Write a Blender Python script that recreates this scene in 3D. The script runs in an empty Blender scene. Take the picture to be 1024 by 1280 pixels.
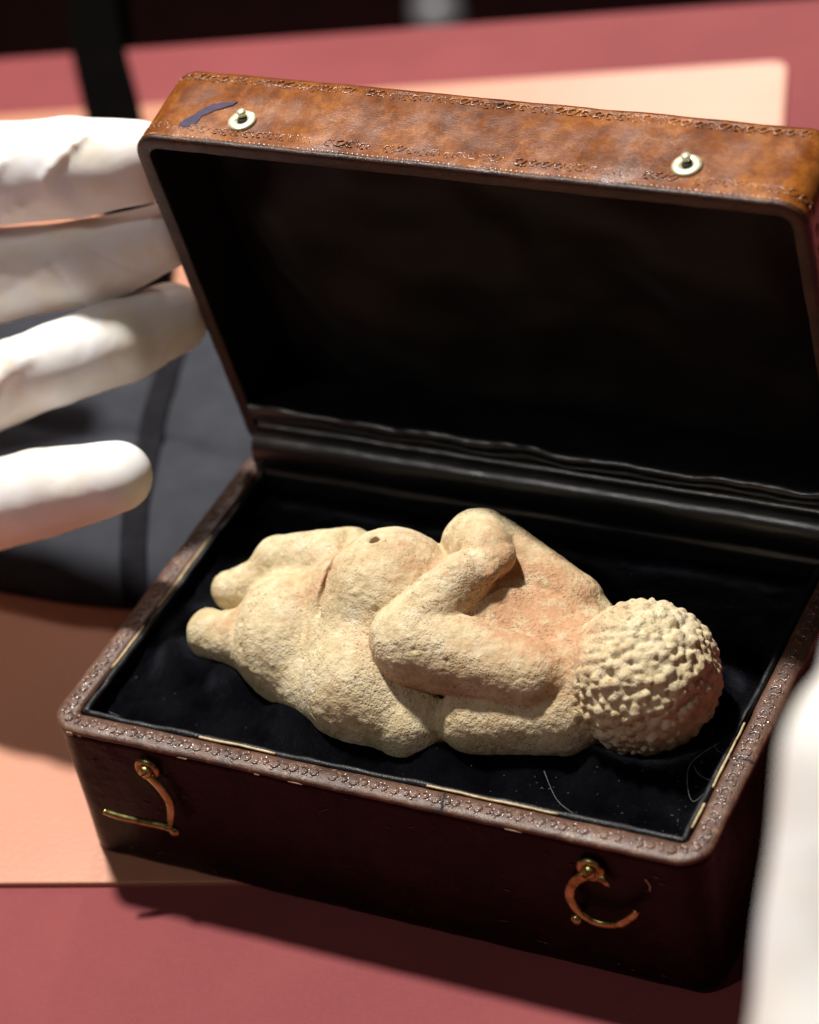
import bpy, math, random
import numpy as np
from mathutils import Vector, Matrix, noise

random.seed(7)
rng = np.random.default_rng(7)
sc = bpy.context.scene
col = sc.collection
CM = 0.01                      # everything below is written in centimetres

# ------------------------------------------------------------------ camera
cam = bpy.data.cameras.new('camera'); cam_o = bpy.data.objects.new('camera', cam); col.objects.link(cam_o)
yaw, pit, rol = math.radians(32.2237), math.radians(37.9129), math.radians(-11.6681)
F = Vector((-math.sin(yaw)*math.cos(pit), math.cos(yaw)*math.cos(pit), -math.sin(pit)))
r0 = Vector((math.cos(yaw), math.sin(yaw), 0)); u0 = r0.cross(F)
R_ = r0*math.cos(rol) + u0*math.sin(rol); U_ = -r0*math.sin(rol) + u0*math.cos(rol)
m = Matrix((R_, U_, -F)).transposed().to_4x4()
m.translation = Vector((30.577, -32.425, 41.536))*CM
cam_o.matrix_world = m
cam.sensor_fit = 'HORIZONTAL'; cam.sensor_width = 24.0; cam.lens = 24.0*3367.0/1024.0
cam.clip_start = 0.02; cam.clip_end = 60
cam.dof.use_dof = True; cam.dof.focus_distance = 0.553; cam.dof.aperture_fstop = 9.0
sc.camera = cam_o

# ------------------------------------------------------------------ light
w = bpy.data.worlds.new('World'); sc.world = w; w.use_nodes = True
w.node_tree.nodes['Background'].inputs[0].default_value = (0.9, 0.75, 0.7, 1)
w.node_tree.nodes['Background'].inputs[1].default_value = 0.025
def lamp(name, d, dist, target, watts, size, colr):
    l = bpy.data.lights.new(name, 'AREA'); l.shape = 'DISK'; l.size = size; l.energy = watts; l.color = colr
    o = bpy.data.objects.new(name, l); col.objects.link(o)
    d = Vector(d).normalized()
    o.location = (Vector(target) + d*dist)*CM
    o.rotation_euler = d.to_track_quat('Z', 'Y').to_euler()
lamp('spot_lamp_key', (-0.29, 0.25, 0.925), 150, (5, 4, 4), 41, 0.115, (1.0, 0.96, 0.905))
lamp('fill_lamp_front', (-0.30, -0.50, 0.80), 170, (8, 4, 4), 3.4, 0.10, (1.0, 0.95, 0.9))  # added weak fill, stands in for general room light from the front
sp = bpy.data.lights.new('fill_spot_back', 'SPOT'); sp.energy = 46; sp.spot_size = math.radians(21); sp.spot_blend = 1.0; sp.shadow_soft_size = .05; sp.color = (1.0, .86, .78)  # added spot, put behind to brighten the far part of the mat
sp_o = bpy.data.objects.new('fill_spot_back', sp); col.objects.link(sp_o)
sp_o.location = Vector((-50, 160, 88))*CM
sp_o.rotation_euler = (Vector((-50, 160, 88))-Vector((-4, 37, 0))).to_track_quat('Z', 'Y').to_euler()
sc.view_settings.view_transform = 'Standard'; sc.view_settings.look = 'None'
sc.view_settings.exposure = 0; sc.view_settings.gamma = 1
sc.render.engine = 'CYCLES'

# ------------------------------------------------------------------ materials
class NT:
    def __init__(s, name):
        s.m = bpy.data.materials.new(name); s.m.use_nodes = True; s.t = s.m.node_tree
        s.b = s.t.nodes['Principled BSDF']
        tc = s.t.nodes.new('ShaderNodeTexCoord'); mp = s.t.nodes.new('ShaderNodeMapping')
        mp.inputs['Scale'].default_value = (100, 100, 100)
        s.t.links.new(tc.outputs['Object'], mp.inputs[0]); s.co = mp.outputs[0]
    def link(s, a, b): s.t.links.new(a, b)
    def scale(s, v):
        n = s.t.nodes.new('ShaderNodeMapping'); n.inputs['Scale'].default_value = v; s.link(s.co, n.inputs[0]); return n.outputs[0]
    def noise(s, sc_, det=4, rough=.55, co=None, dist=0):
        n = s.t.nodes.new('ShaderNodeTexNoise'); n.inputs['Scale'].default_value = sc_
        n.inputs['Detail'].default_value = det; n.inputs['Roughness'].default_value = rough; n.inputs['Distortion'].default_value = dist
        s.link(co or s.co, n.inputs['Vector']); return n.outputs['Fac']
    def voro(s, sc_, feat='F1', co=None):
        n = s.t.nodes.new('ShaderNodeTexVoronoi'); n.feature = feat; n.inputs['Scale'].default_value = sc_
        s.link(co or s.co, n.inputs['Vector']); return n.outputs['Distance']
    def ramp(s, fac, stops):
        n = s.t.nodes.new('ShaderNodeValToRGB'); e = n.color_ramp.elements
        while len(e) < len(stops): e.new(.5)
        for k, (p, c) in enumerate(stops):
            e[k].position = p; e[k].color = (*c, 1) if len(c) == 3 else c
        s.link(fac, n.inputs[0]); return n.outputs[0]
    def mix(s, fac, a, b, mode='MIX'):
        n = s.t.nodes.new('ShaderNodeMix'); n.data_type = 'RGBA'; n.blend_type = mode
        for sock, v in ((n.inputs[0], fac), (n.inputs[6], a), (n.inputs[7], b)):
            if hasattr(v, 'links'): s.link(v, sock)
            elif isinstance(v, (int, float)): sock.default_value = v
            else: sock.default_value = (*v, 1)
        return n.outputs[2]
    def math(s, op, a, b=0.):
        n = s.t.nodes.new('ShaderNodeMath'); n.operation = op
        for k, v in ((0, a), (1, b)):
            if hasattr(v, 'links'): s.link(v, n.inputs[k])
            else: n.inputs[k].default_value = v
        return n.outputs[0]
    def rng(s, v, lo, hi, a=0., b=1.):
        n = s.t.nodes.new('ShaderNodeMapRange'); s.link(v, n.inputs[0])
        for k, x in ((1, a), (2, b), (3, lo), (4, hi)): n.inputs[k].default_value = x
        return n.outputs[0]
    def bump(s, h, strength, dist_cm, prev=None):
        n = s.t.nodes.new('ShaderNodeBump'); n.inputs['Strength'].default_value = strength
        n.inputs['Distance'].default_value = dist_cm*CM; s.link(h, n.inputs['Height'])
        if prev: s.link(prev, n.inputs['Normal'])
        return n.outputs[0]
    def set(s, **k):
        names = dict(color='Base Color', rough='Roughness', metal='Metallic', normal='Normal', spec='Specular IOR Level',
                     coat='Coat Weight', coatr='Coat Roughness', sheen='Sheen Weight', sheenr='Sheen Roughness', sheent='Sheen Tint',
                     sss='Subsurface Weight', sssr='Subsurface Radius', ssss='Subsurface Scale')
        for a, v in k.items():
            i = s.b.inputs[names[a]]
            if hasattr(v, 'links'): s.link(v, i)
            elif isinstance(v, tuple) and len(v) == 3 and i.type == 'RGBA': i.default_value = (*v, 1)
            else: i.default_value = v
        return s.m

def leather(name, dark, mid, light, rough=(.28, .5), grain=.35, spec=.5, scuff=None, smooth=1.0):
    n = NT(name)
    big = n.noise(.55, 5, .6, dist=.4); med = n.noise(2.4, 5, .65); fine = n.noise(22, 3, .6)
    f = n.math('ADD', n.math('MULTIPLY', big, .55), n.math('MULTIPLY', med, .45))
    c = n.ramp(f, [(.36, dark), (.5, mid), (.64, light)])
    c = n.mix(n.rng(fine, 0, .5, .35, .75), c, dark)
    st = n.noise(3.0, 4, .6, co=n.scale((1.0, .25, 2.6)))
    c = n.mix(n.rng(st, 0, .4, .55, .72), c, light)
    sp = n.noise(6.5, 4, .7)
    c = n.mix(n.rng(sp, 0, .75, .62, .72), c, tuple(x*.35 for x in dark))
    if scuff:
        c = n.mix(n.rng(n.noise(5, 5, .7), 0, .8, .56, .68), c, scuff)
    v = n.voro(17, 'DISTANCE_TO_EDGE'); v = n.rng(v, 0, 1, 0, .18)
    b = n.bump(v, grain, .012)
    b = n.bump(n.noise(1.6, 4, .6), .35*smooth, .08, b)
    b = n.bump(st, .35*smooth, .02, b)
    r = n.rng(n.noise(1.3, 5, .65), rough[0], rough[1], .3, .7)
    return n.set(color=c, rough=r, normal=b, spec=spec)

M = {}
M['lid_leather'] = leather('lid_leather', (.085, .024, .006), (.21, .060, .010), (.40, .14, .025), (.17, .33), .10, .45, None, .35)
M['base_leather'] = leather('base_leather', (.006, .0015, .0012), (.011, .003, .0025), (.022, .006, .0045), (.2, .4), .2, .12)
M['rim_leather'] = leather('rim_leather', (.05, .022, .013), (.10, .045, .027), (.17, .085, .052), (.32, .55), .25, .42, (.25, .14, .08))
M['lid_rim_leather'] = leather('lid_rim_leather', (.018, .007, .0045), (.05, .019, .010), (.10, .042, .021), (.3, .5), .35, .4)
M['tooling'] = leather('tooled_leather', (.07, .034, .022), (.13, .065, .044), (.22, .12, .085), (.14, .28), .1, .8)
M['lid_tooling'] = leather('lid_tooled_leather', (.08, .024, .008), (.24, .075, .018), (.42, .17, .05), (.2, .36), .1, .6)
M['edge_wear'] = leather('worn_leather', (.3, .19, .11), (.48, .33, .2), (.6, .46, .3), (.5, .7), .3, .3)
M['black_leather'] = leather('black_leather', (.003, .003, .0035), (.006, .006, .007), (.011, .011, .013), (.27, .36), .08, .9, None, .3)

M['piping'] = leather('piping_leather', (.002, .002, .0025), (.004, .004, .005), (.009, .009, .011), (.35, .6), .3, .35)
n = NT('velvet')
f = n.noise(1.2, 5, .6); fb = n.noise(40, 3, .7)
M['velvet'] = n.set(color=n.ramp(f, [(.35, (.0012, .0012, .0016)), (.7, (.0035, .0035, .0046))]), rough=1.0, spec=.0,
                    sheen=n.rng(n.math('MULTIPLY', f, fb),   .03, .42, .1, .4), sheenr=.35, sheent=(.6, .66, .85),
                    normal=n.bump(fb, .8, .03, n.bump(f, .5, .15)))
n = NT('lid_lining')
f = n.noise(.7, 5, .6)
M['lining'] = n.set(color=n.ramp(f, [(.35, (.002, .0018, .0018)), (.7, (.006, .0045, .004))]), rough=.5, spec=.2,
                    sheen=.05, sheenr=.4, normal=n.bump(n.noise(30, 2), .4, .02))
n = NT('brass')
f = n.noise(4, 4, .6)
M['brass'] = n.set(color=n.ramp(f, [(.3, (.16, .12, .03)), (.5, (.42, .38, .13)), (.75, (.66, .62, .30))]), metal=1.,
                   rough=n.rng(f, .22, .42, .3, .7), normal=n.bump(n.noise(25, 3), .2, .01))
n = NT('pale_brass')
f = n.noise(5, 4, .6)
M['pale_brass'] = n.set(color=n.ramp(f, [(.3, (.55, .53, .28)), (.6, (.85, .83, .6))]), metal=.5, rough=.35, normal=n.bump(n.noise(25, 3), .15, .01))
n = NT('dark_hole'); M['dark'] = n.set(color=n.ramp(n.noise(5), [(.3, (.004, .003, .002)), (.7, (.012, .008, .006))]), rough=.8)
n = NT('steel'); M['steel'] = n.set(color=n.ramp(n.noise(3), [(.3, (.6, .6, .63)), (.7, (.75, .75, .78))]), rough=.4, metal=.3)
n = NT('cream_paper'); f = n.noise(6, 4, .7)
M['paper'] = n.set(color=n.ramp(f, [(.3, (.36, .25, .12)), (.55, (.62, .47, .27)), (.75, (.72, .6, .4))]), rough=.7, normal=n.bump(f, .4, .03))
n = NT('violet_ink'); f = n.noise(5, 4, .6)
M['ink'] = n.set(color=n.ramp(f, [(.3, (.02, .01, .035)), (.7, (.05, .028, .08))]), spec=.2, rough=.5, normal=n.bump(n.noise(18), .3, .01))
n = NT('lint_fibre'); M['lint'] = n.set(color=n.ramp(n.noise(9), [(.3, (.07, .07, .08)), (.7, (.24, .24, .26))]), rough=.8)

# limestone with traces of red ochre (pigment placed by a vertex attribute)
n = NT('limestone')
at_ = n.t.nodes.new('ShaderNodeAttribute'); at_.attribute_name = 'ochre'; oc = at_.outputs['Fac']
big = n.noise(.8, 5, .6); med = n.noise(3.2, 5, .65); fi = n.noise(15, 4, .65); pit_ = n.voro(15)
c = n.ramp(n.math('ADD', n.math('MULTIPLY', big, .5), n.math('MULTIPLY', med, .5)),
           [(.36, (.50, .40, .22)), (.46, (.63, .52, .31)), (.55, (.71, .61, .39)), (.66, (.76, .68, .49))])
ocf = n.math('MULTIPLY', oc, n.rng(n.noise(2.6, 6, .7), .25, 1.2, .36, .60))
c = n.mix(n.math('MINIMUM', ocf, .85), c, (.50, .25, .13))
c = n.mix(n.rng(n.noise(1.7, 5, .7, dist=.6), 0, .3, .54, .68), c, (.60, .40, .25))
c = n.mix(n.rng(n.noise(1.1, 5, .65, dist=.8), 0, .4, .56, .7), c, (.44, .38, .22))
rough_zone = n.rng(n.noise(.9, 4, .6, dist=.3), .25, 1.0, .40, .60)
c = n.mix(n.math('MULTIPLY', n.rng(fi, .85, 0, .33, .45), rough_zone), c, (.15, .10, .045))
h = n.math('ADD', n.math('MULTIPLY', fi, .65), n.math('MULTIPLY', n.noise(34, 2), .25))
b = n.bump(n.math('MULTIPLY', h, rough_zone), .75, .055); b = n.bump(n.math('MULTIPLY', n.rng(pit_, 0, 1, 0, .45), rough_zone), .5, .03, b)
b = n.bump(n.noise(5, 4, .6), .4, .1, b)
M['stone'] = n.set(color=c, rough=.8, normal=b, spec=.25)

n = NT('latex_glove')
f = n.noise(.75, 4, .55, dist=.5)
c = n.ramp(f, [(.40, (.88, .87, .87)), (.58, (.87, .83, .76)), (.72, (.84, .76, .60))])
wr = n.noise(.9, 4, .55, co=n.scale((.8, .5, .6)), dist=.6)
M['glove'] = n.set(color=c, rough=.55, spec=.22, sss=.25, sssr=(1.0, .6, .4), ssss=.004,
                   normal=n.bump(n.noise(.9, 2, .4, co=n.scale((1.0, .7, .7)), dist=.8), .3, .2))
n = NT('sleeve_cloth'); M['sleeve'] = n.set(color=n.ramp(n.noise(4), [(.3, (.012, .012, .014)), (.7, (.022, .022, .026))]), rough=.9, normal=n.bump(n.noise(18), .4, .03))
n = NT('slate_fabric'); f = n.noise(1.0, 4)
M['slate'] = n.set(color=n.ramp(f, [(.3, (.020, .022, .030)), (.7, (.033, .036, .047))]), rough=.8, spec=.25, normal=n.bump(n.noise(20), .35, .03))
n = NT('dark_band_fabric'); M['slate_dark'] = n.set(color=n.ramp(n.noise(3), [(.3, (.007, .007, .009)), (.7, (.013, .013, .016))]), rough=.9, spec=.1, normal=n.bump(n.noise(14, 2), .4, .03))
n = NT('black_webbing'); M['web'] = n.set(color=n.ramp(n.noise(3), [(.3, (.0015, .0013, .0012)), (.7, (.003, .0026, .0024))]), rough=1., spec=.0, normal=n.bump(n.noise(14, 2), .4, .03))

n = NT('salmon_leather')
f = n.noise(.16, 5, .6); g = n.noise(9, 5, .65)
c = n.ramp(f, [(.3, (.46, .195, .115)), (.7, (.53, .238, .145))]); c = n.mix(n.rng(g, 0, .22, .4, .75), c, (.37, .155, .095))
M['mat'] = n.set(color=c, rough=.42, spec=.5, normal=n.bump(n.noise(7, 5, .6), .25, .04))
n = NT('red_table')
f = n.noise(.12, 5, .6); g = n.noise(11, 5, .65)
c = n.ramp(f, [(.3, (.19, .044, .047)), (.7, (.24, .057, .06))]); c = n.mix(n.rng(g, 0, .25, .4, .75), c, (.27, .08, .084))
M['table'] = n.set(color=c, rough=.65, spec=.08, normal=n.bump(g, .2, .03))
n = NT('dark_carpet'); M['carpet'] = n.set(color=n.ramp(n.noise(.5, 5), [(.3, (.012, .002, .002)), (.7, (.022, .005, .005))]), rough=.95, spec=.1, normal=n.bump(n.noise(3), .5, .3))

# ------------------------------------------------------------------ mesh helpers
def tag(o, label=None, cat=None, kind=None):
    if label: o['label'] = label
    if cat: o['category'] = cat
    if kind: o['kind'] = kind
    return o
def empty(name, loc, label, cat):
    o = bpy.data.objects.new(name, None); col.objects.link(o); o.location = Vector(loc)*CM
    o.empty_display_size = .02
    return tag(o, label, cat)
def root_loc(o):
    v = Vector((0, 0, 0))
    while o: v += o.location; o = o.parent
    return v/CM
def obj(name, V, Fc, mat, parent=None, smooth=True, loc=None):
    me = bpy.data.meshes.new(name)
    V = np.asarray(V, float)
    base = root_loc(parent) if parent else Vector((0, 0, 0))
    if loc is not None and not parent: base = Vector(loc)
    V = (V - np.array(base))*CM
    me.from_pydata(V.tolist(), [], Fc if isinstance(Fc, list) else Fc.tolist())
    me.materials.append(mat)
    if smooth: me.polygons.foreach_set('use_smooth', [True]*len(me.polygons))
    me.update()
    o = bpy.data.objects.new(name, me); col.objects.link(o)
    if parent: o.parent = parent
    elif loc is not None: o.location = Vector(loc)*CM
    return o
class MB:
    def __init__(s): s.v = []; s.f = []
    def add(s, V, Fc):
        k = len(s.v); s.v += [tuple(p) for p in V]; s.f += [tuple(i+k for i in q) for q in Fc]
    def tube(s, pts, rad, n=8, flat=None, caps=True):
        pts = [Vector(p) for p in pts]; N = len(pts)
        rad = rad if hasattr(rad, '__len__') else [rad]*N
        V = []; up = None
        for i, p in enumerate(pts):
            t = (pts[min(i+1, N-1)] - pts[max(i-1, 0)]).normalized()
            if flat is not None: a = Vector(flat); a = (a - t*a.dot(t)).normalized()
            else:
                if up is None: up = t.orthogonal().normalized()
                a = (up - t*up.dot(t)).normalized(); up = a
            b = t.cross(a)
            for k in range(n):
                q = 2*math.pi*k/n
                V.append(p + (a*math.cos(q)*(.55 if flat is not None else 1) + b*math.sin(q))*rad[i])
        Fc = [(i*n+k, i*n+(k+1) % n, (i+1)*n+(k+1) % n, (i+1)*n+k) for i in range(N-1) for k in range(n)]
        if caps: Fc += [tuple(reversed(range(n))), tuple((N-1)*n+k for k in range(n))]
        s.add(V, Fc)
    def lathe(s, prof, c, ax, n=24):
        ax = Vector(ax).normalized(); a = ax.orthogonal().normalized(); b = ax.cross(a); c = Vector(c)
        V = [c + ax*z + (a*math.cos(2*math.pi*k/n) + b*math.sin(2*math.pi*k/n))*r for r, z in prof for k in range(n)]
        P = len(prof)
        Fc = [(i*n+k, i*n+(k+1) % n, (i+1)*n+(k+1) % n, (i+1)*n+k) for i in range(P-1) for k in range(n)]
        Fc += [tuple((P-1)*n+k for k in range(n))]
        s.add(V, Fc)
    def box(s, c, ax, ay, az, sx, sy, sz):
        c = Vector(c); ax, ay, az = Vector(ax)*sx/2, Vector(ay)*sy/2, Vector(az)*sz/2
        V = [c + ax*i + ay*j + az*k for k in (-1, 1) for j in (-1, 1) for i in (-1, 1)]
        s.add(V, [(0, 2, 3, 1), (4, 5, 7, 6), (0, 1, 5, 4), (2, 6, 7, 3), (0, 4, 6, 2), (1, 3, 7, 5)])
    def build(s, name, mat, parent=None, smooth=True, loc=None): return obj(name, s.v, s.f, mat, parent, smooth, loc)

def nz(x, y, z, s=1.0): return noise.noise(Vector((x*s, y*s, z*s)))
def spline(pts, n=6):
    P = [Vector(p) for p in pts]; out = []
    for i in range(len(P)-1):
        a, b, c, d = P[max(i-1, 0)], P[i], P[i+1], P[min(i+2, len(P)-1)]
        for k in range(n):
            t = k/n
            out.append(.5*((2*b) + (c-a)*t + (2*a-5*b+4*c-d)*t*t + (3*b-a-3*c+d)*t**3))
    out.append(P[-1]); return out

# signed-distance modelling: smooth unions of round cones and ellipsoids, meshed by surface nets
def d_prim(pr, X, Y, Z):
    if pr[0] == 'c':
        a, b, ra, rb = np.array(pr[1], float), np.array(pr[2], float), pr[3], pr[4]
        ba = b-a; L2 = (ba@ba) or 1e-9
        px, py, pz = X-a[0], Y-a[1], Z-a[2]
        t = np.clip((px*ba[0]+py*ba[1]+pz*ba[2])/L2, 0, 1)
        return np.sqrt((px-t*ba[0])**2+(py-t*ba[1])**2+(pz-t*ba[2])**2) - (ra+(rb-ra)*t)
    c, r = pr[1], pr[2]
    rotm = np.array(Matrix.Rotation(math.radians(pr[3]), 3, 'Z') @ Matrix.Rotation(math.radians(pr[4] if len(pr) > 4 else 0), 3, 'Y')) if len(pr) > 3 else np.eye(3)
    px, py, pz = X-c[0], Y-c[1], Z-c[2]
    q = [px*rotm[0, k]+py*rotm[1, k]+pz*rotm[2, k] for k in range(3)]
    k0 = np.sqrt(sum((q[k]/r[k])**2 for k in range(3))); k1 = np.sqrt(sum((q[k]/r[k]**2)**2 for k in range(3)))+1e-6
    return k0*(k0-1)/k1
def bounds(pr):
    if pr[0] == 'c':
        a, b = np.array(pr[1], float), np.array(pr[2], float); r = max(pr[3], pr[4]); return np.minimum(a, b)-r, np.maximum(a, b)+r
    r = max(pr[2]); return np.array(pr[1])-r, np.array(pr[1])+r
def sdf_mesh(add, h, cut=(), pad=.3):
    """add: list of (prim, k); cut: list of (prim, k) removed smoothly."""
    lo = np.min([bounds(p)[0] for p, k in add], 0)-pad; hi = np.max([bounds(p)[1] for p, k in add], 0)+pad
    n = np.ceil((hi-lo)/h).astype(int)+1
    ax = [(lo[i]+h*np.arange(n[i])).astype(np.float32) for i in range(3)]
    D = np.full(n, 1.0, np.float32)
    for lst, sign in ((add, 1), (cut, -1)):
        for pr, k in lst:
            b0, b1 = bounds(pr); mg = .6+k
            s = [slice(max(0, int((b0[i]-mg-lo[i])/h)), min(n[i], int((b1[i]+mg-lo[i])/h)+2)) for i in range(3)]
            X, Y, Z = np.meshgrid(ax[0][s[0]], ax[1][s[1]], ax[2][s[2]], indexing='ij', sparse=True)
            e = d_prim(pr, X, Y, Z); d = D[s[0], s[1], s[2]]
            if sign > 0:
                hh = np.clip(.5+.5*(d-e)/k, 0, 1); D[s[0], s[1], s[2]] = d+(e-d)*hh - k*hh*(1-hh)
            else:
                e = -e; hh = np.clip(.5-.5*(d-e)/k, 0, 1); D[s[0], s[1], s[2]] = d+(e-d)*hh + k*hh*(1-hh)
    ins = D < 0
    cs = n-1
    cnt = np.zeros(cs, np.int8)
    for i in (0, 1):
        for j in (0, 1):
            for k in (0, 1): cnt += ins[i:i+cs[0], j:j+cs[1], k:k+cs[2]]
    act = (cnt > 0) & (cnt < 8)
    I = np.argwhere(act); idx = np.full(cs, -1, np.int64); idx[act] = np.arange(len(I))
    acc = np.zeros((len(I), 3)); num = np.zeros(len(I))
    cor = [(i, j, k) for i in (0, 1) for j in (0, 1) for k in (0, 1)]
    for a in cor:
        for axn in range(3):
            if a[axn]: continue
            b = list(a); b[axn] = 1
            da = D[I[:, 0]+a[0], I[:, 1]+a[1], I[:, 2]+a[2]]; db = D[I[:, 0]+b[0], I[:, 1]+b[1], I[:, 2]+b[2]]
            mk = (da < 0) != (db < 0)
            t = np.where(mk, da/np.where(da-db == 0, 1, da-db), 0)
            pt = np.tile(np.array(a, float), (len(I), 1)); pt[:, axn] += t
            acc[mk] += pt[mk]; num[mk] += 1
    V = lo + h*(I + acc/num[:, None])
    Q = []
    for axn in range(3):
        o1, o2 = [(1, 2), (2, 0), (0, 1)][axn]
        sl = [slice(0, n[i]) for i in range(3)]; sl[axn] = slice(0, n[axn]-1)
        s2 = list(sl); s2[axn] = slice(1, n[axn])
        A = ins[tuple(sl)]; B = ins[tuple(s2)]
        E_ = np.argwhere(A != B); E_ = E_[(E_[:, o1] > 0) & (E_[:, o2] > 0)]
        e1 = np.zeros(3, int); e1[o1] = 1; e2 = np.zeros(3, int); e2[o2] = 1
        g = lambda p: idx[p[:, 0], p[:, 1], p[:, 2]]
        q = np.stack([g(E_-e1-e2), g(E_-e2), g(E_), g(E_-e1)], 1)
        fl = ~A[E_[:, 0], E_[:, 1], E_[:, 2]]
        q[fl] = q[fl][:, ::-1]; Q.append(q)
    Q = np.concatenate(Q); Q = Q[(Q >= 0).all(1)]
    return V, Q
def normals(V, Q):
    fn = np.cross(V[Q[:, 2]]-V[Q[:, 0]], V[Q[:, 3]]-V[Q[:, 1]]); N = np.zeros_like(V)
    for k in range(4): np.add.at(N, Q[:, k], fn)
    return N/(np.linalg.norm(N, axis=1, keepdims=True)+1e-12)
def relax(V, Q, it=2):
    for _ in range(it):
        A = np.zeros_like(V); c = np.zeros(len(V))
        for k in range(4):
            np.add.at(A, Q[:, k], V[Q[:, (k+1) % 4]]+V[Q[:, (k+3) % 4]]); np.add.at(c, Q[:, k], 2)
        V = .5*V+.5*A/np.maximum(c, 1)[:, None]
    return V

# ------------------------------------------------------------------ the setting: floor, table, mat
L, D, H, HL = 15.0, 9.84, 3.826, 2.32
TA = math.radians(16.8); e1 = Vector((math.cos(TA), math.sin(TA), 0)); e2 = Vector((-math.sin(TA), math.cos(TA), 0))
def slab(name, a0, a1, b0, b1, z0, z1, bev, rad, mat, nc=6):
    rings = []
    for o, z in ((0, z0), (0, z1-bev), (bev*.3, z1-bev*.3), (bev, z1)):
        ring = []
        for cx, cy, s in ((a1-rad, b1-rad, 0), (a0+rad, b1-rad, 1), (a0+rad, b0+rad, 2), (a1-rad, b0+rad, 3)):
            for k in range(nc+1):
                q = (s + k/nc)*math.pi/2; rr = rad-o
                ring.append(e1*(cx+rr*math.cos(q)) + e2*(cy+rr*math.sin(q)) + Vector((0, 0, z)))
        rings.append(ring)
    N = len(rings[0]); V = [p for r in rings for p in r]
    Fc = [(i*N+k, i*N+(k+1) % N, (i+1)*N+(k+1) % N, (i+1)*N+k) for i in range(3) for k in range(N)]
    Fc += [tuple(3*N+k for k in range(N)), tuple(reversed(range(N)))]
    return obj(name, V, Fc, mat, None, False)
o = obj('floor', [(-500, -300, -75), (500, -300, -75), (500, 700, -75), (-500, 700, -75)], [(0, 1, 2, 3)], M['carpet'], None, False); tag(o, kind='structure')
tt = slab('table_top', -75, 60, -60, 36.9, -3.2, -.13, .25, 1.0, M['table'])
tag(tt, 'deep red table top under the salmon mat and leather case', 'table', 'structure')
mt = slab('desk_mat', -42, 14.43, -1.02, 32.75, -.128, 0, .04, .5, M['mat'])
tag(mt, 'salmon pink desk mat lying on the red table beneath the case', 'mat')

# grey post far beyond the table
g = empty('metal_post', (-77, 160, -75), 'blurred grey metal post in the dark beyond the far table edge', 'post')
b = MB(); b.lathe([(1.5, 3), (1.5, 40), (1.3, 41), (0.1, 41)], (-77, 160, -75), (0, 0, 1)); b.build('tube', M['steel'], g)
b = MB(); b.lathe([(2.2, 0), (2.3, .6), (2.0, 2.2), (1.52, 3.0), (.1, 3.0)], (-77, 160, -75), (0, 0, 1)); b.build('foot_cap', M['steel'], g)

# ------------------------------------------------------------------ leather case
case = empty('leather_case', (L/2, D/2, 0), 'open brown leather presentation case with raised lid on the salmon mat', 'case')
def rr_ring(o, r, ns=60, nc=10, x0=0., x1=L, y0=0., y1=D):
    """rounded rectangle inset by o: list of (x, y, nx, ny), anticlockwise from the front edge"""
    r = max(r-o, .04); X0, X1, Y0, Y1 = x0+o, x1-o, y0+o, y1-o; out = []
    def side(ax, ay, bx, by, nx, ny):
        for k in range(ns): t = k/ns; out.append((ax+(bx-ax)*t, ay+(by-ay)*t, nx, ny))
    def corner(cx, cy, q0):
        for k in range(nc): q = q0+k/nc*math.pi/2; out.append((cx+r*math.cos(q), cy+r*math.sin(q), math.cos(q), math.sin(q)))
    side(X0+r, Y0, X1-r, Y0, 0, -1); corner(X1-r, Y0+r, -math.pi/2)
    side(X1, Y0+r, X1, Y1-r, 1, 0); corner(X1-r, Y1-r, 0)
    side(X1-r, Y1, X0+r, Y1, 0, 1); corner(X0+r, Y1-r, math.pi/2)
    side(X0, Y1-r, X0, Y0+r, -1, 0); corner(X0+r, Y0+r, math.pi)
    return out
def loft(prof, r, f=lambda x, y, z: (x, y, z), wob=.0, close_a=False, close_b=False, ns=60, seed=0):
    V = []; Fc = []; N = None
    for o, z in prof:
        ring = rr_ring(o, r, ns)
        N = len(ring)
        for x, y, nx, ny in ring:
            d = wob*(nz(x+seed, y, z, 1.1) + .6*nz(x, y+seed, z, 3.7)); e = wob*.7*nz(x, y, z+9+seed, 2.3)
            V.append(f(x+nx*d, y+ny*d, z+e))
    P = len(prof)
    Fc = [(i*N+k, i*N+(k+1) % N, (i+1)*N+(k+1) % N, (i+1)*N+k) for i in range(P-1) for k in range(N)]
    if close_a: Fc.append(tuple(reversed(range(N))))
    if close_b: Fc.append(tuple((P-1)*N+k for k in range(N)))
    return V, Fc
# base shell
V, Fc = loft([(.16, .0), (.08, .03), (.06, .10), (.05, .22), (.05, .6), (.05, 1.4), (.05, 2.4), (.05, H-.3), (.05, H-.09), (.3, H-.09)], .66, wob=.022, close_a=True)
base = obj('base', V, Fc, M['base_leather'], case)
V, Fc = loft([(.052, H-.12), (.012, H-.115), (.0, H-.085), (.005, H-.04), (.035, H-.008), (.10, H+.012), (.27, H+.022), (.44, H+.014), (.51, H-.012), (.54, H-.07), (.54, H-.8)], .66, wob=.016, ns=120, seed=3)
rim = obj('rim', V, Fc, M['rim_leather'], base)
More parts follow.
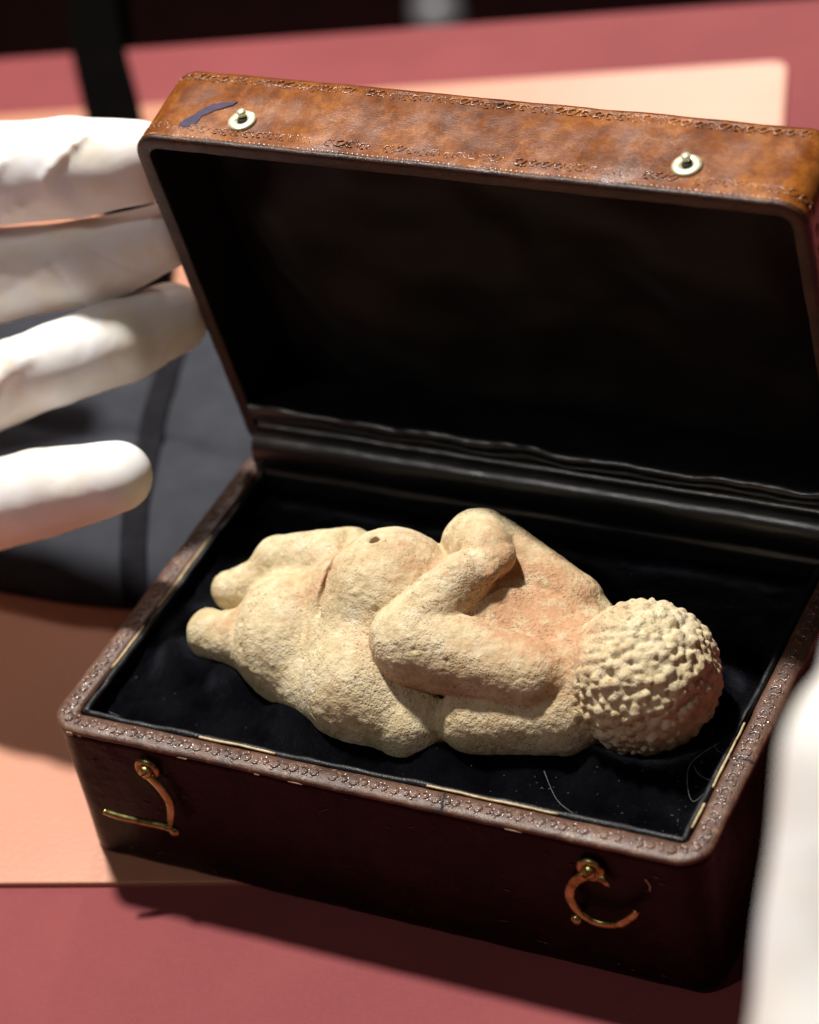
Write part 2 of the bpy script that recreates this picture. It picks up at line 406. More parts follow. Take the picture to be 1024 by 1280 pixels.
# worn pale spots on the rim's lower edge
b = MB()
for x, wd, hgt in ((.62, .16, .10), (.86, .10, .05), (5.2, .12, .035), (6.1, .3, .03), (11.0, .35, .03), (3.4, .25, .03)):
    pts = []
    for k in range(9):
        q = 2*math.pi*k/9; rr = 1+.35*nz(x+k, 2, 3, 1.7)
        pts.append((x+wd*.5*rr*math.cos(q), -.016, H-.105+hgt*.5*rr*math.sin(q)))
    b.add(pts, [tuple(range(9))])
    b.add([(p[0], .05, p[2]) for p in pts]+pts, [(k, (k+1) % 9, 9+(k+1) % 9, 9+k) for k in range(9)])
o = b.build('edge_wear', M['edge_wear'], base, False); tag(o, kind='stuff')

def tooling(path, norm, lat, pitch, size, rad, keep=1.0, style=0):
    """a row of pressed scrolls: path(s) -> point, norm(s), lat(s) unit vectors; real raised relief"""
    b = MB(); s = 0; k = 0; total = path[-1][0]
    P = [p[0] for p in path]
    def smp(s):
        s = s % total
        i = int(np.searchsorted(P, s)) ; i = min(max(i, 1), len(P)-1)
        t = (s-P[i-1])/max(P[i]-P[i-1], 1e-6)
        return (path[i-1][1].lerp(path[i][1], t), path[i-1][2].lerp(path[i][2], t).normalized(), path[i-1][3].lerp(path[i][3], t).normalized())
    n_ = int(total/pitch); pitch = total/n_
    for k in range(n_):
        if random.random() > keep: continue
        s0 = k*pitch + random.uniform(-.1, .1)*pitch; flip = random.choice((1, -1)) if style else (1 if k % 2 == 0 else -1)
        sz = size*random.uniform(.85, 1.12); off = random.uniform(-.02, .02)
        if style == 0: cur = [[(.42*math.cos(q)-.05, flip*(.42*math.sin(q))) for q in np.linspace(-2.4, 1.5, 7)]]; dots = [(.45, -flip*.25), (.45, flip*.42), (-.1, -flip*.62), (.05, 0), (-.55, .15)]
        else: cur = [[(-.55, -.35*flip), (-.25, .05*flip), (.05, .32*flip), (.4, .3*flip), (.52, .02*flip), (.3, -.12*flip)], [(-.05, -.42*flip), (.25, -.4*flip), (.5, -.2*flip)]]; dots = [(-.2, .38*flip), (.5, .5*random.uniform(-1, 1)), (-.5, .5*random.uniform(-1, 1))]
        for c in cur:
            pts = []; rd = []
            for j, (a, l) in enumerate(c):
                p, nn, ll = smp(s0+a*sz); pts.append(p + ll*(l*sz+off) + nn*rad*(-.15 if style else .25))
                rd.append(rad*(.45+.6*math.sin(math.pi*(j+.6)/(len(c)+.2)))*random.uniform(.8, 1.15))
            b.tube(pts, rd, 5)
        for a, l in dots:
            p, nn, ll = smp(s0+a*sz); c = p+ll*(l*sz+off); r = rad*random.uniform(.8, 1.3)
            t = nn.cross(ll)
            V = [c + (ll*math.cos(q)+t*math.sin(q))*r*1.2 for q in np.arange(6)*math.pi/3] + [c+nn*r*.9]
            b.add(V, [(i, (i+1) % 6, 6) for i in range(6)])
    return b
def rr_path(o, r, f, nf, lf):
    ring = rr_ring(o, r, 60); ring.append(ring[0]); out = []; s = 0; prev = None
    for x, y, nx, ny in ring:
        p = Vector(f(x, y)); s += (p-prev).length if prev else 0; prev = p
        out.append((s, p, Vector(nf(nx, ny)), Vector(lf(nx, ny))))
    return out
pa = rr_path(.27, .66, lambda x, y: (x, y, H+.020), lambda a, c: (0, 0, 1), lambda a, c: (a, c, 0))
o = tooling(pa, None, None, .23, .23, .024, .97).build('tooling', M['tooling'], rim); tag(o, kind='stuff')
# cracks across the rim
for x0, y0, dx, dy in ((9.30, .52, .15, -.53), (14.46, 3.02, .54, -.05)):
    b = MB(); N = 9; V = []
    t = Vector((dx, dy, 0)); q = Vector((-dy, dx, 0)).normalized()
    for k in range(N):
        u = k/(N-1); c = Vector((x0, y0, 0))+t*u + q*.035*nz(k, x0, 1, .9)
        zz = H+.036 - (.05 if u > .93 else 0) - (.03 if u < .05 else 0)
        wd = .032*(.6+.5*random.random())
        for sgn in (-1, 1): V.append((c.x+q.x*wd*sgn, c.y+q.y*wd*sgn, zz-.02))
        V.append((c.x, c.y, zz))
    Fc = []
    for k in range(N-1):
        a = 3*k; Fc += [(a, a+2, a+5, a+3), (a+2, a+1, a+4, a+5)]
    b.add(V, Fc); b.build('crack', M['dark'], rim)

# black piping and cream paper edge inside the rim
def rail(name, o, z, r, mat, s0, s1, parent, wob=.03, n=8, zf=None):
    ring = rr_ring(o, .66, 90); N = len(ring); a, c = int(s0*N), int(s1*N); pts = []; rd = []
    for k in range(a, c):
        x, y, nx, ny = ring[k % N]; d = wob*nz(x, y, z+o, 1.3)+wob*.5*nz(x, y, z+o, 4)
        pts.append((x+nx*d, y+ny*d, z+wob*.8*nz(x, y, 5+z, 2.1))); rd.append(r*(1+.35*nz(x, y, z+7, 3)))
    b = MB(); b.tube(pts, rd, n); return b.build(name, mat, parent)
rail('piping', .63, H-.07, .08, M['piping'], 0, .999, base)
per = 4*90+40
def seg(side, t0, t1): a = side*100; return (a+t0*90)/per, (a+t1*90)/per
for side, t0, t1, oo in ((0, .60, .83, .56), (0, .22, .36, .565), (1, .04, .13, .562), (1, .17, .40, .562), (3, .30, .62, .562), (3, .68, .86, .565)):
    a, c = seg(side, t0, t1); rail('paper_edge', oo, H+.012, .027, M['paper'], a, c, base, .022, 6)

# velvet bed
GX, GY = 150, 100; V = []
fig_axis = [(2.2, 3.7, .8), (4, 4.1, 1.6), (6.3, 3.9, 2.2), (8.2, 4.0, 2.2), (10, 4.1, 1.9), (12.4, 3.9, 1.55)]
for j in range(GY+1):
    for i in range(GX+1):
        x = .6+(L-1.2)*i/GX; y = .6+(D-1.2)*j/GY
        d = min(math.hypot(x-a, y-c)-r for a, c, r in fig_axis)
        ed = min(x-.6, L-.6-x, y-.6, D-.6-y)
        z = H-.42 + .10*nz(x, y, 1, .45) + .03*nz(x, y, 2, 1.6) + .012*nz(x, y, 2, 6)
        z += .36*math.exp(-((d-.1)/.5)**2)*(1+.5*nz(x, y, 6, .8))
        z += .28*math.exp(-ed/.12) - .12*math.exp(-((ed-.45)/.3)**2)
        V.append((x, y, z))
Fc = [(j*(GX+1)+i, j*(GX+1)+i+1, (j+1)*(GX+1)+i+1, (j+1)*(GX+1)+i) for j in range(GY) for i in range(GX)]
bed = obj('velvet_bed', V, Fc, M['velvet'], case)
def bed_z(x, y):
    i = min(max(int((x-.6)/(L-1.2)*GX), 0), GX); j = min(max(int((y-.6)/(D-1.2)*GY), 0), GY); return V_bed[j*(GX+1)+i][2]
V_bed = V
b = MB()
for k in range(330):
    x, y = random.uniform(.9, L-.9), random.uniform(.9, D-1.2)
    if k > 150: x, y = random.uniform(7.5, 14.2), random.uniform(.8, 2.9)
    r = random.uniform(.004, .011); z = bed_z(x, y)+.012; q = random.uniform(0, 3); l = r*random.uniform(1, 4)
    dx, dy = math.cos(q), math.sin(q)
    b.add([(x+dx*l, y+dy*l, z), (x-dy*r, y+dx*r, z), (x-dx*l, y-dy*l, z+.01), (x+dy*r, y-dx*r, z), (x, y, z+r)], [(0, 1, 4), (1, 2, 4), (2, 3, 4), (3, 0, 4)])
o = b.build('lint', M['lint'], bed, False); tag(o, kind='stuff')
for pl in ([(13.75, 3.9), (14.05, 3.3), (14.5, 2.9), (14.75, 2.35)], [(14.1, 3.5), (13.75, 2.6), (14.0, 2.0), (14.45, 2.2)], [(13.5, 3.2), (13.9, 2.6), (14.3, 2.5)], [(10.9, 1.8), (11.4, 1.25), (12.0, .95)], [(.9, 1.1), (1.6, .95), (2.3, .75)]):
    pts = spline([(x, y, max(bed_z(x, y)+.05, H+.03 if x > 14.3 else 0)+.05*random.random()) for x, y in pl], 8)
    b = MB(); b.tube(pts, .006, 4); b.build('loose_thread', M['lint'], bed)

# hinge lining: padded black leather roll from the base up into the lid
prof = [(-.80, -.5), (-.78, -.12), (-.74, .0), (-.66, .06), (-.70, .14), (-.70, .35), (-.66, .58), (-.58, .74), (-.44, .86), (-.28, .90), (-.16, .93), (-.12, 1.02), (-.20, 1.12), (-.30, 1.25), (-.38, 1.40), (-.40, 1.50), (-.34, 1.60), (-.22, 1.62), (.2, 1.50), (1.2, 1.30)]
NX = 150; V = []
for i in range(NX+1):
    x = .40+(L-.8)*i/NX
    for j, (a, c) in enumerate(prof):
        wv = .09 if 13 <= j <= 17 else .025
        V.append((x, D+a+.6*wv*nz(x, j*.15, 3, .9), H+c+wv*(nz(x, j*.1, 8, .8)+.5*nz(x, j*.1, 4, 2.6))))
P = len(prof)
Fc = [(i*P+j, (i+1)*P+j, (i+1)*P+j+1, i*P+j+1) for i in range(NX) for j in range(P-1)]
obj('hinge_lining', V, Fc, M['black_leather'], case)

# lid
TH = math.radians(80.27)
lu = Vector((0, -math.cos(TH), math.sin(TH))); ld = Vector((0, math.sin(TH), math.cos(TH))); lx = Vector((1, 0, 0))
hg = Vector((0, D, H+.02))
def lidp(x, v, w_): return tuple(hg + lx*x + lu*v + ld*w_)
V, Fc = loft([(.0, .10), (.0, .3), (.0, .8), (.0, 1.5), (.0, HL-.35), (.02, HL-.16), (.09, HL-.04), (.22, HL)], .62, lidp, .02, close_b=True, ns=90, seed=11)
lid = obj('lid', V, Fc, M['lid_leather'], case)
V, Fc = loft([(.0, .12), (-.012, .10), (-.008, .04), (.03, .005), (.10, -.01), (.24, -.006), (.31, .01)], .62, lidp, .014, ns=90, seed=5)
lrim = obj('rim', V, Fc, M['lid_rim_leather'], lid)
V, Fc = loft([(.30, .012), (.325, .03), (.34, .10), (.35, .5), (.36, 2.1)], .62, lidp, .012, ns=90, seed=5)
obj('side_lining', V, Fc, M['lining'], lid)
NXl, NYl = 90, 60; V = []
for j in range(NYl+1):
    for i in range(NXl+1):
        x = .34+(L-.68)*i/NXl; v = .34+(D-.68)*j/NYl; ed = min(x-.34, L-.34-x, v-.34, D-.34-v)
        fold = nz(x*.45+.25*v, v*.55-.12*x, 2, .8)+.6*nz(x*.8, v*.7, 5, .9)
        V.append(lidp(x, v, 1.62+.38*fold*min(1, ed/1.0) + .25*math.exp(-ed/.3)))
Fc = [(j*(NXl+1)+i, j*(NXl+1)+i+1, (j+1)*(NXl+1)+i+1, (j+1)*(NXl+1)+i) for j in range(NYl) for i in range(NXl)]
obj('lining', V, Fc, M['lining'], lid)
for wz, keep, st in ((.42, .96, 1), (HL-.33, .9, 1)):
    pa = rr_path(-.004, .62, lambda x, y: lidp(x, y, wz), lambda a, c: tuple(lx*a+lu*c), lambda a, c: tuple(ld))
    o = tooling(pa, None, None, .27, .22, .020, keep, st).build('tooling', M['lid_tooling'], lid); tag(o, kind='stuff')
pa = rr_path(.0, .62, lambda x, y: lidp(x, y, .15), lambda a, c: tuple(lx*a+lu*c), lambda a, c: tuple(ld))
b = MB()
for k in range(560):                                   # fine milled edge line
    i = k*len(pa)/560; p0 = pa[int(i)]; p1 = pa[min(int(i)+1, len(pa)-1)]; c = p0[1].lerp(p1[1], i % 1); nn = p0[2]; t = nn.cross(ld)
    r = .03*random.uniform(.7, 1.2)
    b.add([c+(t*1.4*math.cos(q)+ld*math.sin(q))*r for q in np.arange(5)*2*math.pi/5]+[c+nn*r*.8], [(a, (a+1) % 5, 5) for a in range(5)])
o = b.build('milled_edge', M['lid_tooling'], lid); tag(o, kind='stuff')
# brass catches on the lid front
for x, wz in ((2.41, .76), (12.36, .78)):
    c = Vector(lidp(x, D, wz))
    b = MB(); b.lathe([(.31, -.02), (.31, .035), (.285, .06), (.19, .07), (.13, .05), (.11, .01), (.01, .008)], c, lu, 28)
    st = b.build('stud', M['pale_brass'], lid)
    b = MB(); b.lathe([(.11, .012), (.11, .05), (.01, .06)], c+ld*.02-lx*.0, lu, 16); b.build('hole', M['dark'], st)
    b = MB(); b.lathe([(.095, .0), (.095, .15), (.085, .175), (.01, .18)], c+ld*.13-lx*.05, lu, 12); b.build('pin', M['pale_brass'], st)
# ink stain
ink = [(1.02, .42), (1.22, .40), (1.38, .52), (1.42, .78), (1.62, .98), (1.98, 1.22), (2.02, 1.34), (1.86, 1.30), (1.55, 1.22), (1.36, 1.08), (1.24, .84), (1.05, .62)]
ink = [(a[0]+(c[0]-a[0])*t+.05*nz(a[0]*9+t*3, a[1]*9, 1, 1), a[1]+(c[1]-a[1])*t+.06*nz(a[0]*7, a[1]*7+t*3, 4, 1)) for a, c in zip(ink, ink[1:]+ink[:1]) for t in (0, .33, .66)]
V = [lidp(x, D+.022, wz) for x, wz in ink]; N = len(V); V2 = [lidp(x, D-.05, wz) for x, wz in ink]
obj('ink_stain', V+V2, [tuple(range(N))]+[(k, N+k, N+(k+1) % N, (k+1) % N) for k in range(N)], M['ink'], lid, False)

# brass hooks on the base front
def hook(px, pz, arm, prong, knob, tip):
    y = -.02
    b = MB(); b.lathe([(.30, 0), (.30, .05), (.26, .085), (.2, .09), (.17, .06), (.16, .06)], (px, y, pz), (0, -1, 0), 26)
    hk = b.build('hook', M['brass'], base)
    b = MB(); b.lathe([(.15, .05), (.155, .13), (.12, .175), (.06, .19), (.01, .19)], (px, y, pz), (0, -1, 0), 20); b.build('screw', M['brass'], hk)
    b = MB(); b.box((px, y-.192, pz), (.8, 0, .6), (0, 1, 0), (-.6, 0, .8), .22, .012, .03); b.build('slot', M['dark'], hk, False)
    b = MB()
    pts = spline([(x, y-d, z) for x, z, d in arm], 6); N = len(pts)
    b.tube(pts, [.13-.055*k/(N-1) for k in range(N)], 10, flat=(0, 1, 0)); b.build('arm', M['brass'], hk)
    if prong:
        b = MB(); pts = spline([(x, y-d, z) for x, z, d in prong], 6); N = len(pts); b.tube(pts, [.065+.03*k/(N-1) for k in range(N)], 8); b.build('prong', M['brass'], hk)
    b = MB(); b.lathe([(.02, -.09), (.1, -.07), (.13, 0), (.1, .07), (.02, .09)], (knob[0], y-knob[2], knob[1]), (0, -1, 0), 14); b.build('knob', M['brass'], hk)
    if tip:
        b = MB(); b.tube([(px+.18, y-.05, pz-.12), (px+.3, y-.06, pz-.26), (px+.4, y-.06, pz-.36)], [.13, .08, .02], 8, flat=(0, 1, 0)); b.build('spur', M['brass'], hk)
hook(2.44, 3.17, [(2.5, 3.05, .09), (2.72, 2.75, .11), (2.86, 2.4, .14), (2.84, 2.05, .2), (2.78, 1.8, .26)], [(1.43, 2.22, .62), (1.75, 2.08, .55), (2.2, 1.9, .4), (2.6, 1.8, .3), (2.86, 1.72, .26)], (2.88, 1.66, .26), False)
hook(12.60, 3.12, [(12.5, 3.0, .09), (12.22, 2.7, .12), (12.10, 2.3, .15), (12.3, 1.93, .18), (12.7, 1.78, .2), (13.15, 1.93, .22), (13.5, 2.3, .24), (13.58, 2.48, .25)], None, (12.16, 1.68, .14), True)
# old nail mark where the hook used to rest
b = MB(); b.tube(spline([(13.72, .035, 3.1), (13.80, .03, 2.95), (13.78, .03, 2.8)], 4), .02, 5); b.build('scratch', M['edge_wear'], base)

b = MB()
for k in range(34):
    x = random.uniform(.8, 14.2); z = random.choice((random.uniform(.15, .6), random.uniform(.2, 3.4), random.uniform(2.9, 3.6))); l = random.uniform(.02, .12); q = random.uniform(-.6, .6)
    b.tube([(x-l*math.cos(q), .034, z-l*math.sin(q)), (x, .028, z), (x+l*math.cos(q), .034, z+l*math.sin(q))], [.004, .011, .004], 4)
o = b.build('scuffs', M['rim_leather'], base); tag(o, kind='stuff')

# ------------------------------------------------------------------ stone figurine
A = [(('c', (2.35, 3.5, 3.85), (3.4, 3.45, 4.0), .55, .78), .1),
     (('e', (2.15, 3.52, 3.9), (.42, .55, .55), 10), .12),
     (('c', (2.2, 4.7, 4.15), (3.0, 4.85, 4.3), .46, .68), .15),
     (('e', (4.15, 3.75, 4.1), (1.25, 1.55, 1.28), 14), .16),
     (('c', (3.3, 5.2, 4.75), (4.9, 5.4, 4.85), .62, .85), .22),
     (('c', (5.35, 4.5, 4.45), (6.5, 2.75, 4.0), 1.25, 1.28), .10),
     (('c', (4.7, 3.1, 3.7), (6.6, 2.55, 3.7), 1.0, 1.1), .3),
     (('c', (6.5, 2.75, 4.0), (7.7, 2.3, 3.7), 1.25, .92), .3),
     (('e', (6.4, 4.6, 4.95), (1.45, 1.5, 1.48), 0), .35),
     (('e', (9.5, 4.45, 4.3), (1.95, 1.75, 1.25), 10), .25),
     (('c', (9.15, 2.5, 4.0), (10.9, 3.0, 4.1), .8, .92), .12),
     (('c', (9.0, 5.7, 4.8), (10.5, 5.3, 4.5), .65, .66), .3),
     (('e', (8.3, 4.5, 4.9), (1.5, 1.5, 1.1), 20), .25),
     (('c', (10.3, 3.05, 4.95), (7.75, 3.05, 5.25), .76, .92), .05),        # near upper arm
     (('c', (7.6, 3.1, 5.3), (8.35, 4.3, 6.1), .88, .58), .06),        # near forearm folded over the belly
     (('e', (8.55, 4.65, 6.2), (.52, .58, .36), 35), .05),                  # near hand
     (('c', (10.2, 5.45, 4.85), (8.2, 5.95, 5.35), .68, .86), .07),        # far upper arm
     (('c', (7.95, 5.95, 5.55), (8.5, 5.25, 6.1), .84, .55), .07),         # far forearm
     (('e', (8.75, 5.05, 6.15), (.46, .5, .34), -20), .06),                 # far hand
     (('e', (11.1, 3.9, 4.5), (.9, 1.2, 1.05), 0), .3),
     (('e', (12.35, 3.9, 4.68), (1.58, 1.58, 1.5), 0), .10)]
cut = [(('c', (6.12, 4.72, 6.7), (6.2, 4.72, 6.0), .15, .09), .05),
       (('c', (5.0, 5.7, 5.72), (5.25, 4.3, 5.68), .10, .10), .10), (('c', (5.25, 4.3, 5.68), (5.25, 2.9, 5.1), .10, .09), .10),
       (('c', (5.25, 2.9, 5.1), (5.15, 1.9, 4.3), .09, .05), .1),
       (('c', (3.05, 4.1, 5.1), (3.3, 2.6, 4.5), .06, .05), .12),
       
       (('c', (10.55, 4.7, 5.55), (10.6, 4.72, 5.3), .07, .04), .05)]
V, Q = sdf_mesh(A, .042, cut)
V = relax(V, Q, 1)
N = normals(V, Q)
# pecked, knobbly head
hc = np.array([12.35, 3.9, 4.68]); kn = []
while len(kn) < 620:
    p = rng.normal(size=3); p /= np.linalg.norm(p)
    if p[0] < -.62: continue
    if all(np.dot(p, q) < math.cos(.09) for q in kn[-400:]): kn.append(p)
    elif rng.random() < .002: kn.append(p)
kn = np.array(kn); kr = rng.uniform(.07, .14, len(kn)); kh = rng.uniform(.05, .14, len(kn))
isH = np.where((np.linalg.norm((V-hc)/np.array([1.58, 1.58, 1.5]), axis=1) < 1.08) & (V[:, 0] > 11.25))[0]
dirs = (V[isH]-hc)/np.linalg.norm(V[isH]-hc, axis=1, keepdims=True)
ang = np.arccos(np.clip(dirs@kn.T, -1, 1)); dsp = (np.clip(1-(ang/kr)**2, 0, 1)*kh).max(1)
fade = np.clip((V[isH, 0]-11.25)/.4, 0, 1)
V[isH] += N[isH]*((dsp-.05)*fade)[:, None]
pk = rng.integers(0, len(V), 95); pr_ = rng.uniform(.05, .10, 95); pd = rng.uniform(.015, .04, 95)
for q, r, dpt in zip(pk, pr_, pd):                      # chips and pits
    dv = V-V[q]; m_ = np.abs(dv).max(1) < r; dd = np.linalg.norm(dv[m_], axis=1)
    V[m_] -= N[m_]*(dpt*np.clip(1-(dd/r)**2, 0, 1))[:, None]
for k in range(len(V)):
    x, y, z = V[k]; d = .018*nz(x, y, z, 2.2)+.011*nz(x, y, z, 6.5)+.008*nz(x, y, z, 13)
    V[k] += N[k]*d
fg = obj('stone_figurine', V, Q, M['stone'], None, True, (7.2, 4.0, 3.2))
tag(fg, 'pale limestone figurine with knobbly round head lying on the black velvet', 'figurine')
ochre = np.full(len(V), .10)
for c, r, a in (((9.6, 4.6, 5.5), 1.5, 1.0), ((5.1, 4.2, 5.4), .8, .7), ((7.0, 4.6, 5.9), .8, .55), ((6.9, 3.0, 5.0), .6, .6), ((10.9, 3.6, 5.2), .9, .9), ((9.4, 3.2, 4.7), .9, .7), ((3.0, 3.4, 4.6), .5, .5)):
    ochre += a*np.exp(-(np.linalg.norm(V-np.array(c), axis=1)/r)**2)
at_m = fg.data.attributes.new('ochre', 'FLOAT', 'POINT'); at_m.data.foreach_set('value', np.clip(ochre, 0, 1).astype(np.float32))

# ------------------------------------------------------------------ dark pouch with strap
pc = Vector((-7.5, 13.2, 0)); V = []; NR, NA = 60, 160
def pouch_top(x, y):
    q = ((abs(x-pc.x)/8.6)**3+(abs(y-pc.y)/6.0)**3)**(1/3)
    cr = -.22*math.exp(-((y-12.35-.2*math.sin(x))/.22)**2) - .15*math.exp(-((x+9.2-.3*(y-13))/.3)**2)
    return cr*(1-q) + 1.35*math.sqrt(max(0, 1-q**3)) * (1+.12*nz(x, y, 3, .35)) + .05*nz(x, y, 1, .9) if q < 1 else 0
for i in range(NR+1):
    s = 1-(1-i/NR)**2 if i else 0
    for k in range(NA):
        q = 2*math.pi*k/NA; c_, s_ = math.cos(q), math.sin(q); rr = (abs(c_)**3+abs(s_)**3)**(-1/3)
        x, y = pc.x+8.6*rr*c_*s*.995, pc.y+6.0*rr*s_*s*.995
        V.append((x, y, max(.06, pouch_top(x, y)) if i < NR else .02))
Fc = [(i*NA+k, (i+1)*NA+k, (i+1)*NA+(k+1) % NA, i*NA+(k+1) % NA) for i in range(NR) for k in range(NA)]
po = empty('fabric_pouch', pc, 'flat slate grey fabric pouch with black woven strap beside the case', 'pouch')
obj('body', V, Fc, M['slate'], po)
def ribbon(name, pts, wd, th, mat, parent, lift=None):
    P = spline(pts, 8); V = []
    for i, p in enumerate(P):
        t = (P[min(i+1, len(P)-1)]-P[max(i-1, 0)]).normalized(); s = t.cross(Vector((0, 0, 1))).normalized(); nn = s.cross(t)
        z0 = (pouch_top(p.x, p.y)+.02) if lift else 0
        pp = Vector((p.x, p.y, p.z+z0))
        V += [pp-s*wd/2, pp-s*wd/2*.96+nn*th, pp+s*wd/2*.96+nn*th, pp+s*wd/2]
    N = len(P)
    Fc = [(4*i+k, 4*i+(k+1) % 4, 4*i+4+(k+1) % 4, 4*i+4+k) for i in range(N-1) for k in range(4)]+[(3, 2, 1, 0), tuple(4*(N-1)+k for k in range(4))]
    return obj(name, V, Fc, mat, parent, False)
ribbon('strap', [(-28, 44, -14), (-23.8, 40.2, -4), (-21.6, 37.2, .1), (-19, 33, .1), (-15.7, 28.5, .1), (-12.6, 24, .1), (-10.2, 20.8, .15), (-9.6, 18.6, .5)], 1.75, .16, M['web'], po)
ribbon('band', [(-6.9, 17.6, 0), (-6.0, 15.2, 0), (-5.0, 12.4, 0), (-3.7, 9.2, 0), (-2.9, 7.55, 0)], .7, .05, M['slate_dark'], po, True)  # added narrow dark band running across the pouch top

# ------------------------------------------------------------------ gloved hands
def finger(pts, rads, k=.12): return [(('c', pts[i], pts[i+1], rads[i], rads[i+1]), k) for i in range(len(pts)-1)]
def glove(name, label, prims, sleeve, h=.13, amp=1.0, loc=None):
    V, Q = sdf_mesh(prims, h); V = relax(V, Q, 4); N = normals(V, Q)
    for k in range(len(V)):
        x, y, z = V[k]; d = .06*nz(x*.6, y, z*1.0, .7)+.045*nz(x*1.0+z*.8, y, z*.5, .9)-.05*max(0, 1-abs(nz(x*.9+z*.7, y*.6, z*.4, .75))/.08)*max(0, nz(x, y, z+5, .3)+.25)
        V[k] += N[k]*d*amp
    root = empty(name, loc, label, 'hand')
    obj('glove', V, Q, M['glove'], root)
    b = MB(); P = spline(sleeve[0], 6); b.tube(P, np.linspace(sleeve[1], sleeve[2], len(P)).tolist(), 24); b.build('sleeve', M['sleeve'], root)
    return root
idx_p = [(-9.6, 9.3, 10.8), (-5.2, 9.15, 11.35), (-2.6, 9.25, 11.75), (-.95, 9.45, 12.0)]
mid_p = [(-10.0, 8.9, 8.8), (-5.2, 8.75, 8.85), (-2.35, 8.85, 9.55), (-.8, 9.45, 10.0)]
rng_p = [(-9.6, 6.6, 6.4), (-5.2, 6.1, 7.05), (-2.65, 6.75, 8.1), (-1.5, 7.9, 8.1), (-.86, 9.15, 7.95)]
lit_p = [(-9.2, 5.4, 4.4), (-5.4, 4.8, 4.75), (-2.4, 4.8, 5.95), (-.15, 4.8, 6.85)]
palm = [(('c', idx_p[0], (-16.5, 9.0, 8.6), 1.25, 1.7), .5), (('c', mid_p[0], (-17, 8.6, 8.0), 1.25, 1.7), .5),
        (('c', rng_p[0], (-17, 7.8, 7.0), 1.15, 1.6), .5), (('c', lit_p[0], (-16.6, 7.2, 6.2), 1.05, 1.5), .5),
        (('c', (-17, 8.2, 7.4), (-21, 8.6, 7.4), 2.3, 2.5), .6)]
idx_ = finger(idx_p, [1.25, 1.2, 1.12, .92], .1)
mid_ = finger(mid_p, [1.25, 1.08, .99, .76], .1)
rng_ = finger(rng_p, [1.1, .98, .95, .92, .82], .1)
lit_ = finger(lit_p, [1.1, 1.08, 1.0, .80], .1)
thm_ = finger([(-16.2, 10.0, 8.6), (-13.6, 12.2, 10.2), (-11.4, 13.6, 10.8), (-9.6, 14.4, 10.9)], [1.6, 1.2, 1.05, .85], .25)
def fold(P, rr, x0, a0, x1, a1, r0_, r1_, k=.16):
    rr += .02
    """a raised glove crease on a finger between stations x0, x1 and angles a0, a1 (degrees up from the near side)"""
    def pt(x, a):
        i = max(j for j in range(len(P)-1) if P[j][0] <= x or j == 0); t = (x-P[i][0])/(P[i+1][0]-P[i][0])
        return (x, P[i][1]+(P[i+1][1]-P[i][1])*t-rr*math.cos(math.radians(a)), P[i][2]+(P[i+1][2]-P[i][2])*t+rr*math.sin(math.radians(a)))
    xs = [x0+(x1-x0)*j/4 for j in range(5)]; an = [a0+(a1-a0)*j/4 for j in range(5)]; rs = [r0_+(r1_-r0_)*j/4 for j in range(5)]
    return [(('c', pt(xs[j], an[j]), pt(xs[j+1], an[j+1]), rs[j], rs[j+1]), k) for j in range(4)]
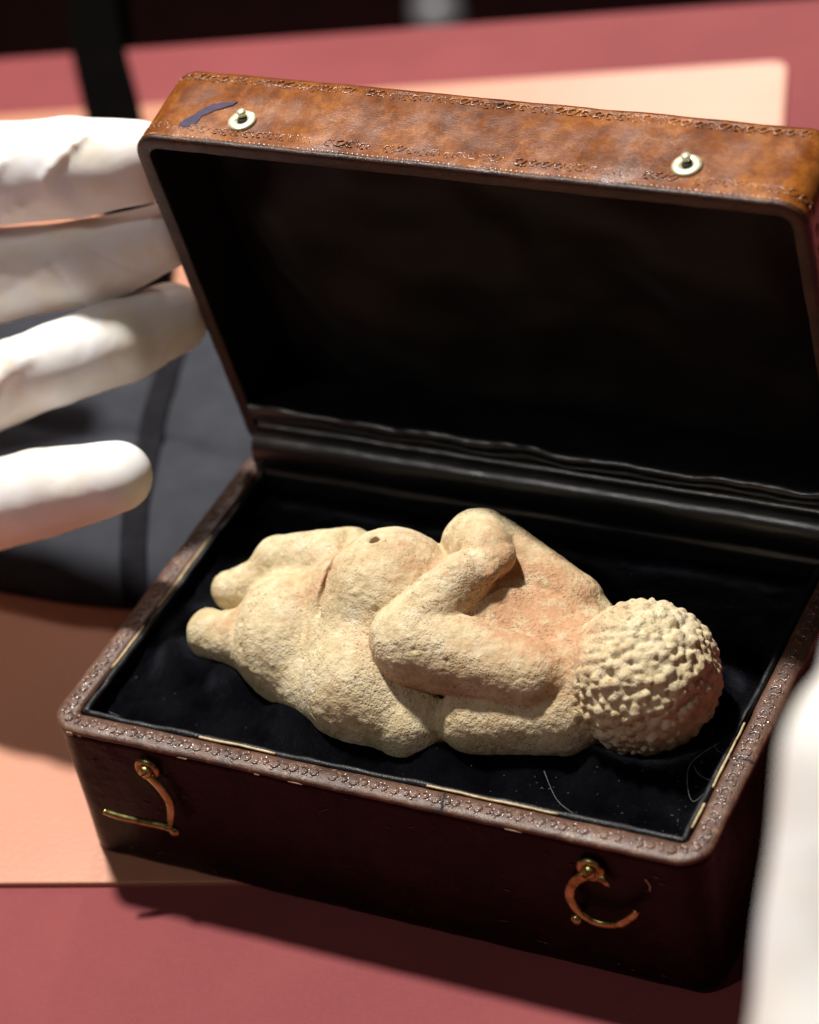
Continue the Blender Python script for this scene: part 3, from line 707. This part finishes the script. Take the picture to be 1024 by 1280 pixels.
folds = (fold(idx_p, 1.13, -5.0, -25, -3.7, 42, .17, .05) + fold(idx_p, 1.15, -5.4, 5, -4.1, 62, .15, .05) + fold(idx_p, 1.10, -4.6, -40, -2.9, -5, .13, .04) + fold(idx_p, 1.08, -2.6, 20, -1.7, 70, .08, .03)
         + fold(rng_p, .92, -3.9, -20, -2.9, 45, .13, .07) + fold(rng_p, .93, -3.0, 70, -3.4, 15, .13, .06) + fold(rng_p, .95, -4.9, 0, -3.9, 60, .12, .08)
         + fold(rng_p, .93, -4.5, -35, -3.0, -20, .11, .06) + fold(rng_p, .9, -3.3, 30, -2.0, 55, .09, .04)
         + fold(lit_p, 1.02, -4.6, -35, -3.2, 10, .15, .06) + fold(lit_p, 1.03, -5.0, 5, -3.6, 55, .10, .05)
         + fold(mid_p, .94, -4.4, 0, -2.6, 40, .09, .05) + fold(mid_p, .95, -5.0, 40, -3.6, 20, .1, .05))
glove('gloved_hand', 'white gloved hand with spread fingers steadying the left side of the raised lid', palm+idx_+mid_+rng_+lit_+thm_+folds,
      ([(-20.5, 8.6, 7.4), (-30, 9.0, 7.2), (-44, 10, 6.0)], 2.9, 4.4), h=.07, loc=(-17, 8.2, 7.4))

# second hand, close to the camera at the right
hp = [((22.573, -9.847, 17.834), (23.054, -12.551, 14.568), 1.5, 1.75), ((23.152, -9.020, 17.685), (24.194, -12.019, 14.365), 1.5, 1.8), ((23.857, -8.301, 17.333), (25.101, -11.731, 14.057), 1.4, 1.8)]
prims = [(('c', a, c, r, s), .5) for a, c, r, s in hp]
prims += [(('c', (24.019, -12.101, 14.396), (25.058, -14.928, 13.055), 2.6, 2.5), .6)]
for pts, r in (([(22.573, -9.847, 17.834), (22.137, -8.647, 18.460), (21.973, -6.640, 18.473), (21.967, -5.179, 18.112)], 0.82),
               ([(23.110, -9.361, 17.995), (22.720, -7.896, 18.877), (22.577, -5.716, 19.063), (22.575, -4.157, 18.806)], 0.9),
               ([(23.745, -8.964, 17.991), (23.523, -7.315, 18.957), (23.368, -5.134, 19.155), (23.376, -3.488, 18.984)], 0.92),
               ([(24.381, -8.769, 17.768), (24.372, -7.126, 18.583), (24.360, -4.957, 18.668), (24.435, -3.438, 18.314)], 0.9)):
    prims += finger(pts, [r*1.25, r, r*.95, r*.8], .12)
prims += finger([(25.183, -11.250, 15.338), (26.132, -9.614, 16.465), (26.290, -7.681, 16.828), (26.223, -6.352, 16.691)], [1.4, 1.15, 1.0, .85], .25)
glove('gloved_hand', 'blurred white gloved hand close to the camera at the right edge', prims,
      ([(24.929, -14.602, 13.335), (26.320, -18.049, 11.243), (28.304, -22.615, 9.807)], 2.9, 4.2), loc=(24.019, -12.101, 14.396), amp=.8)
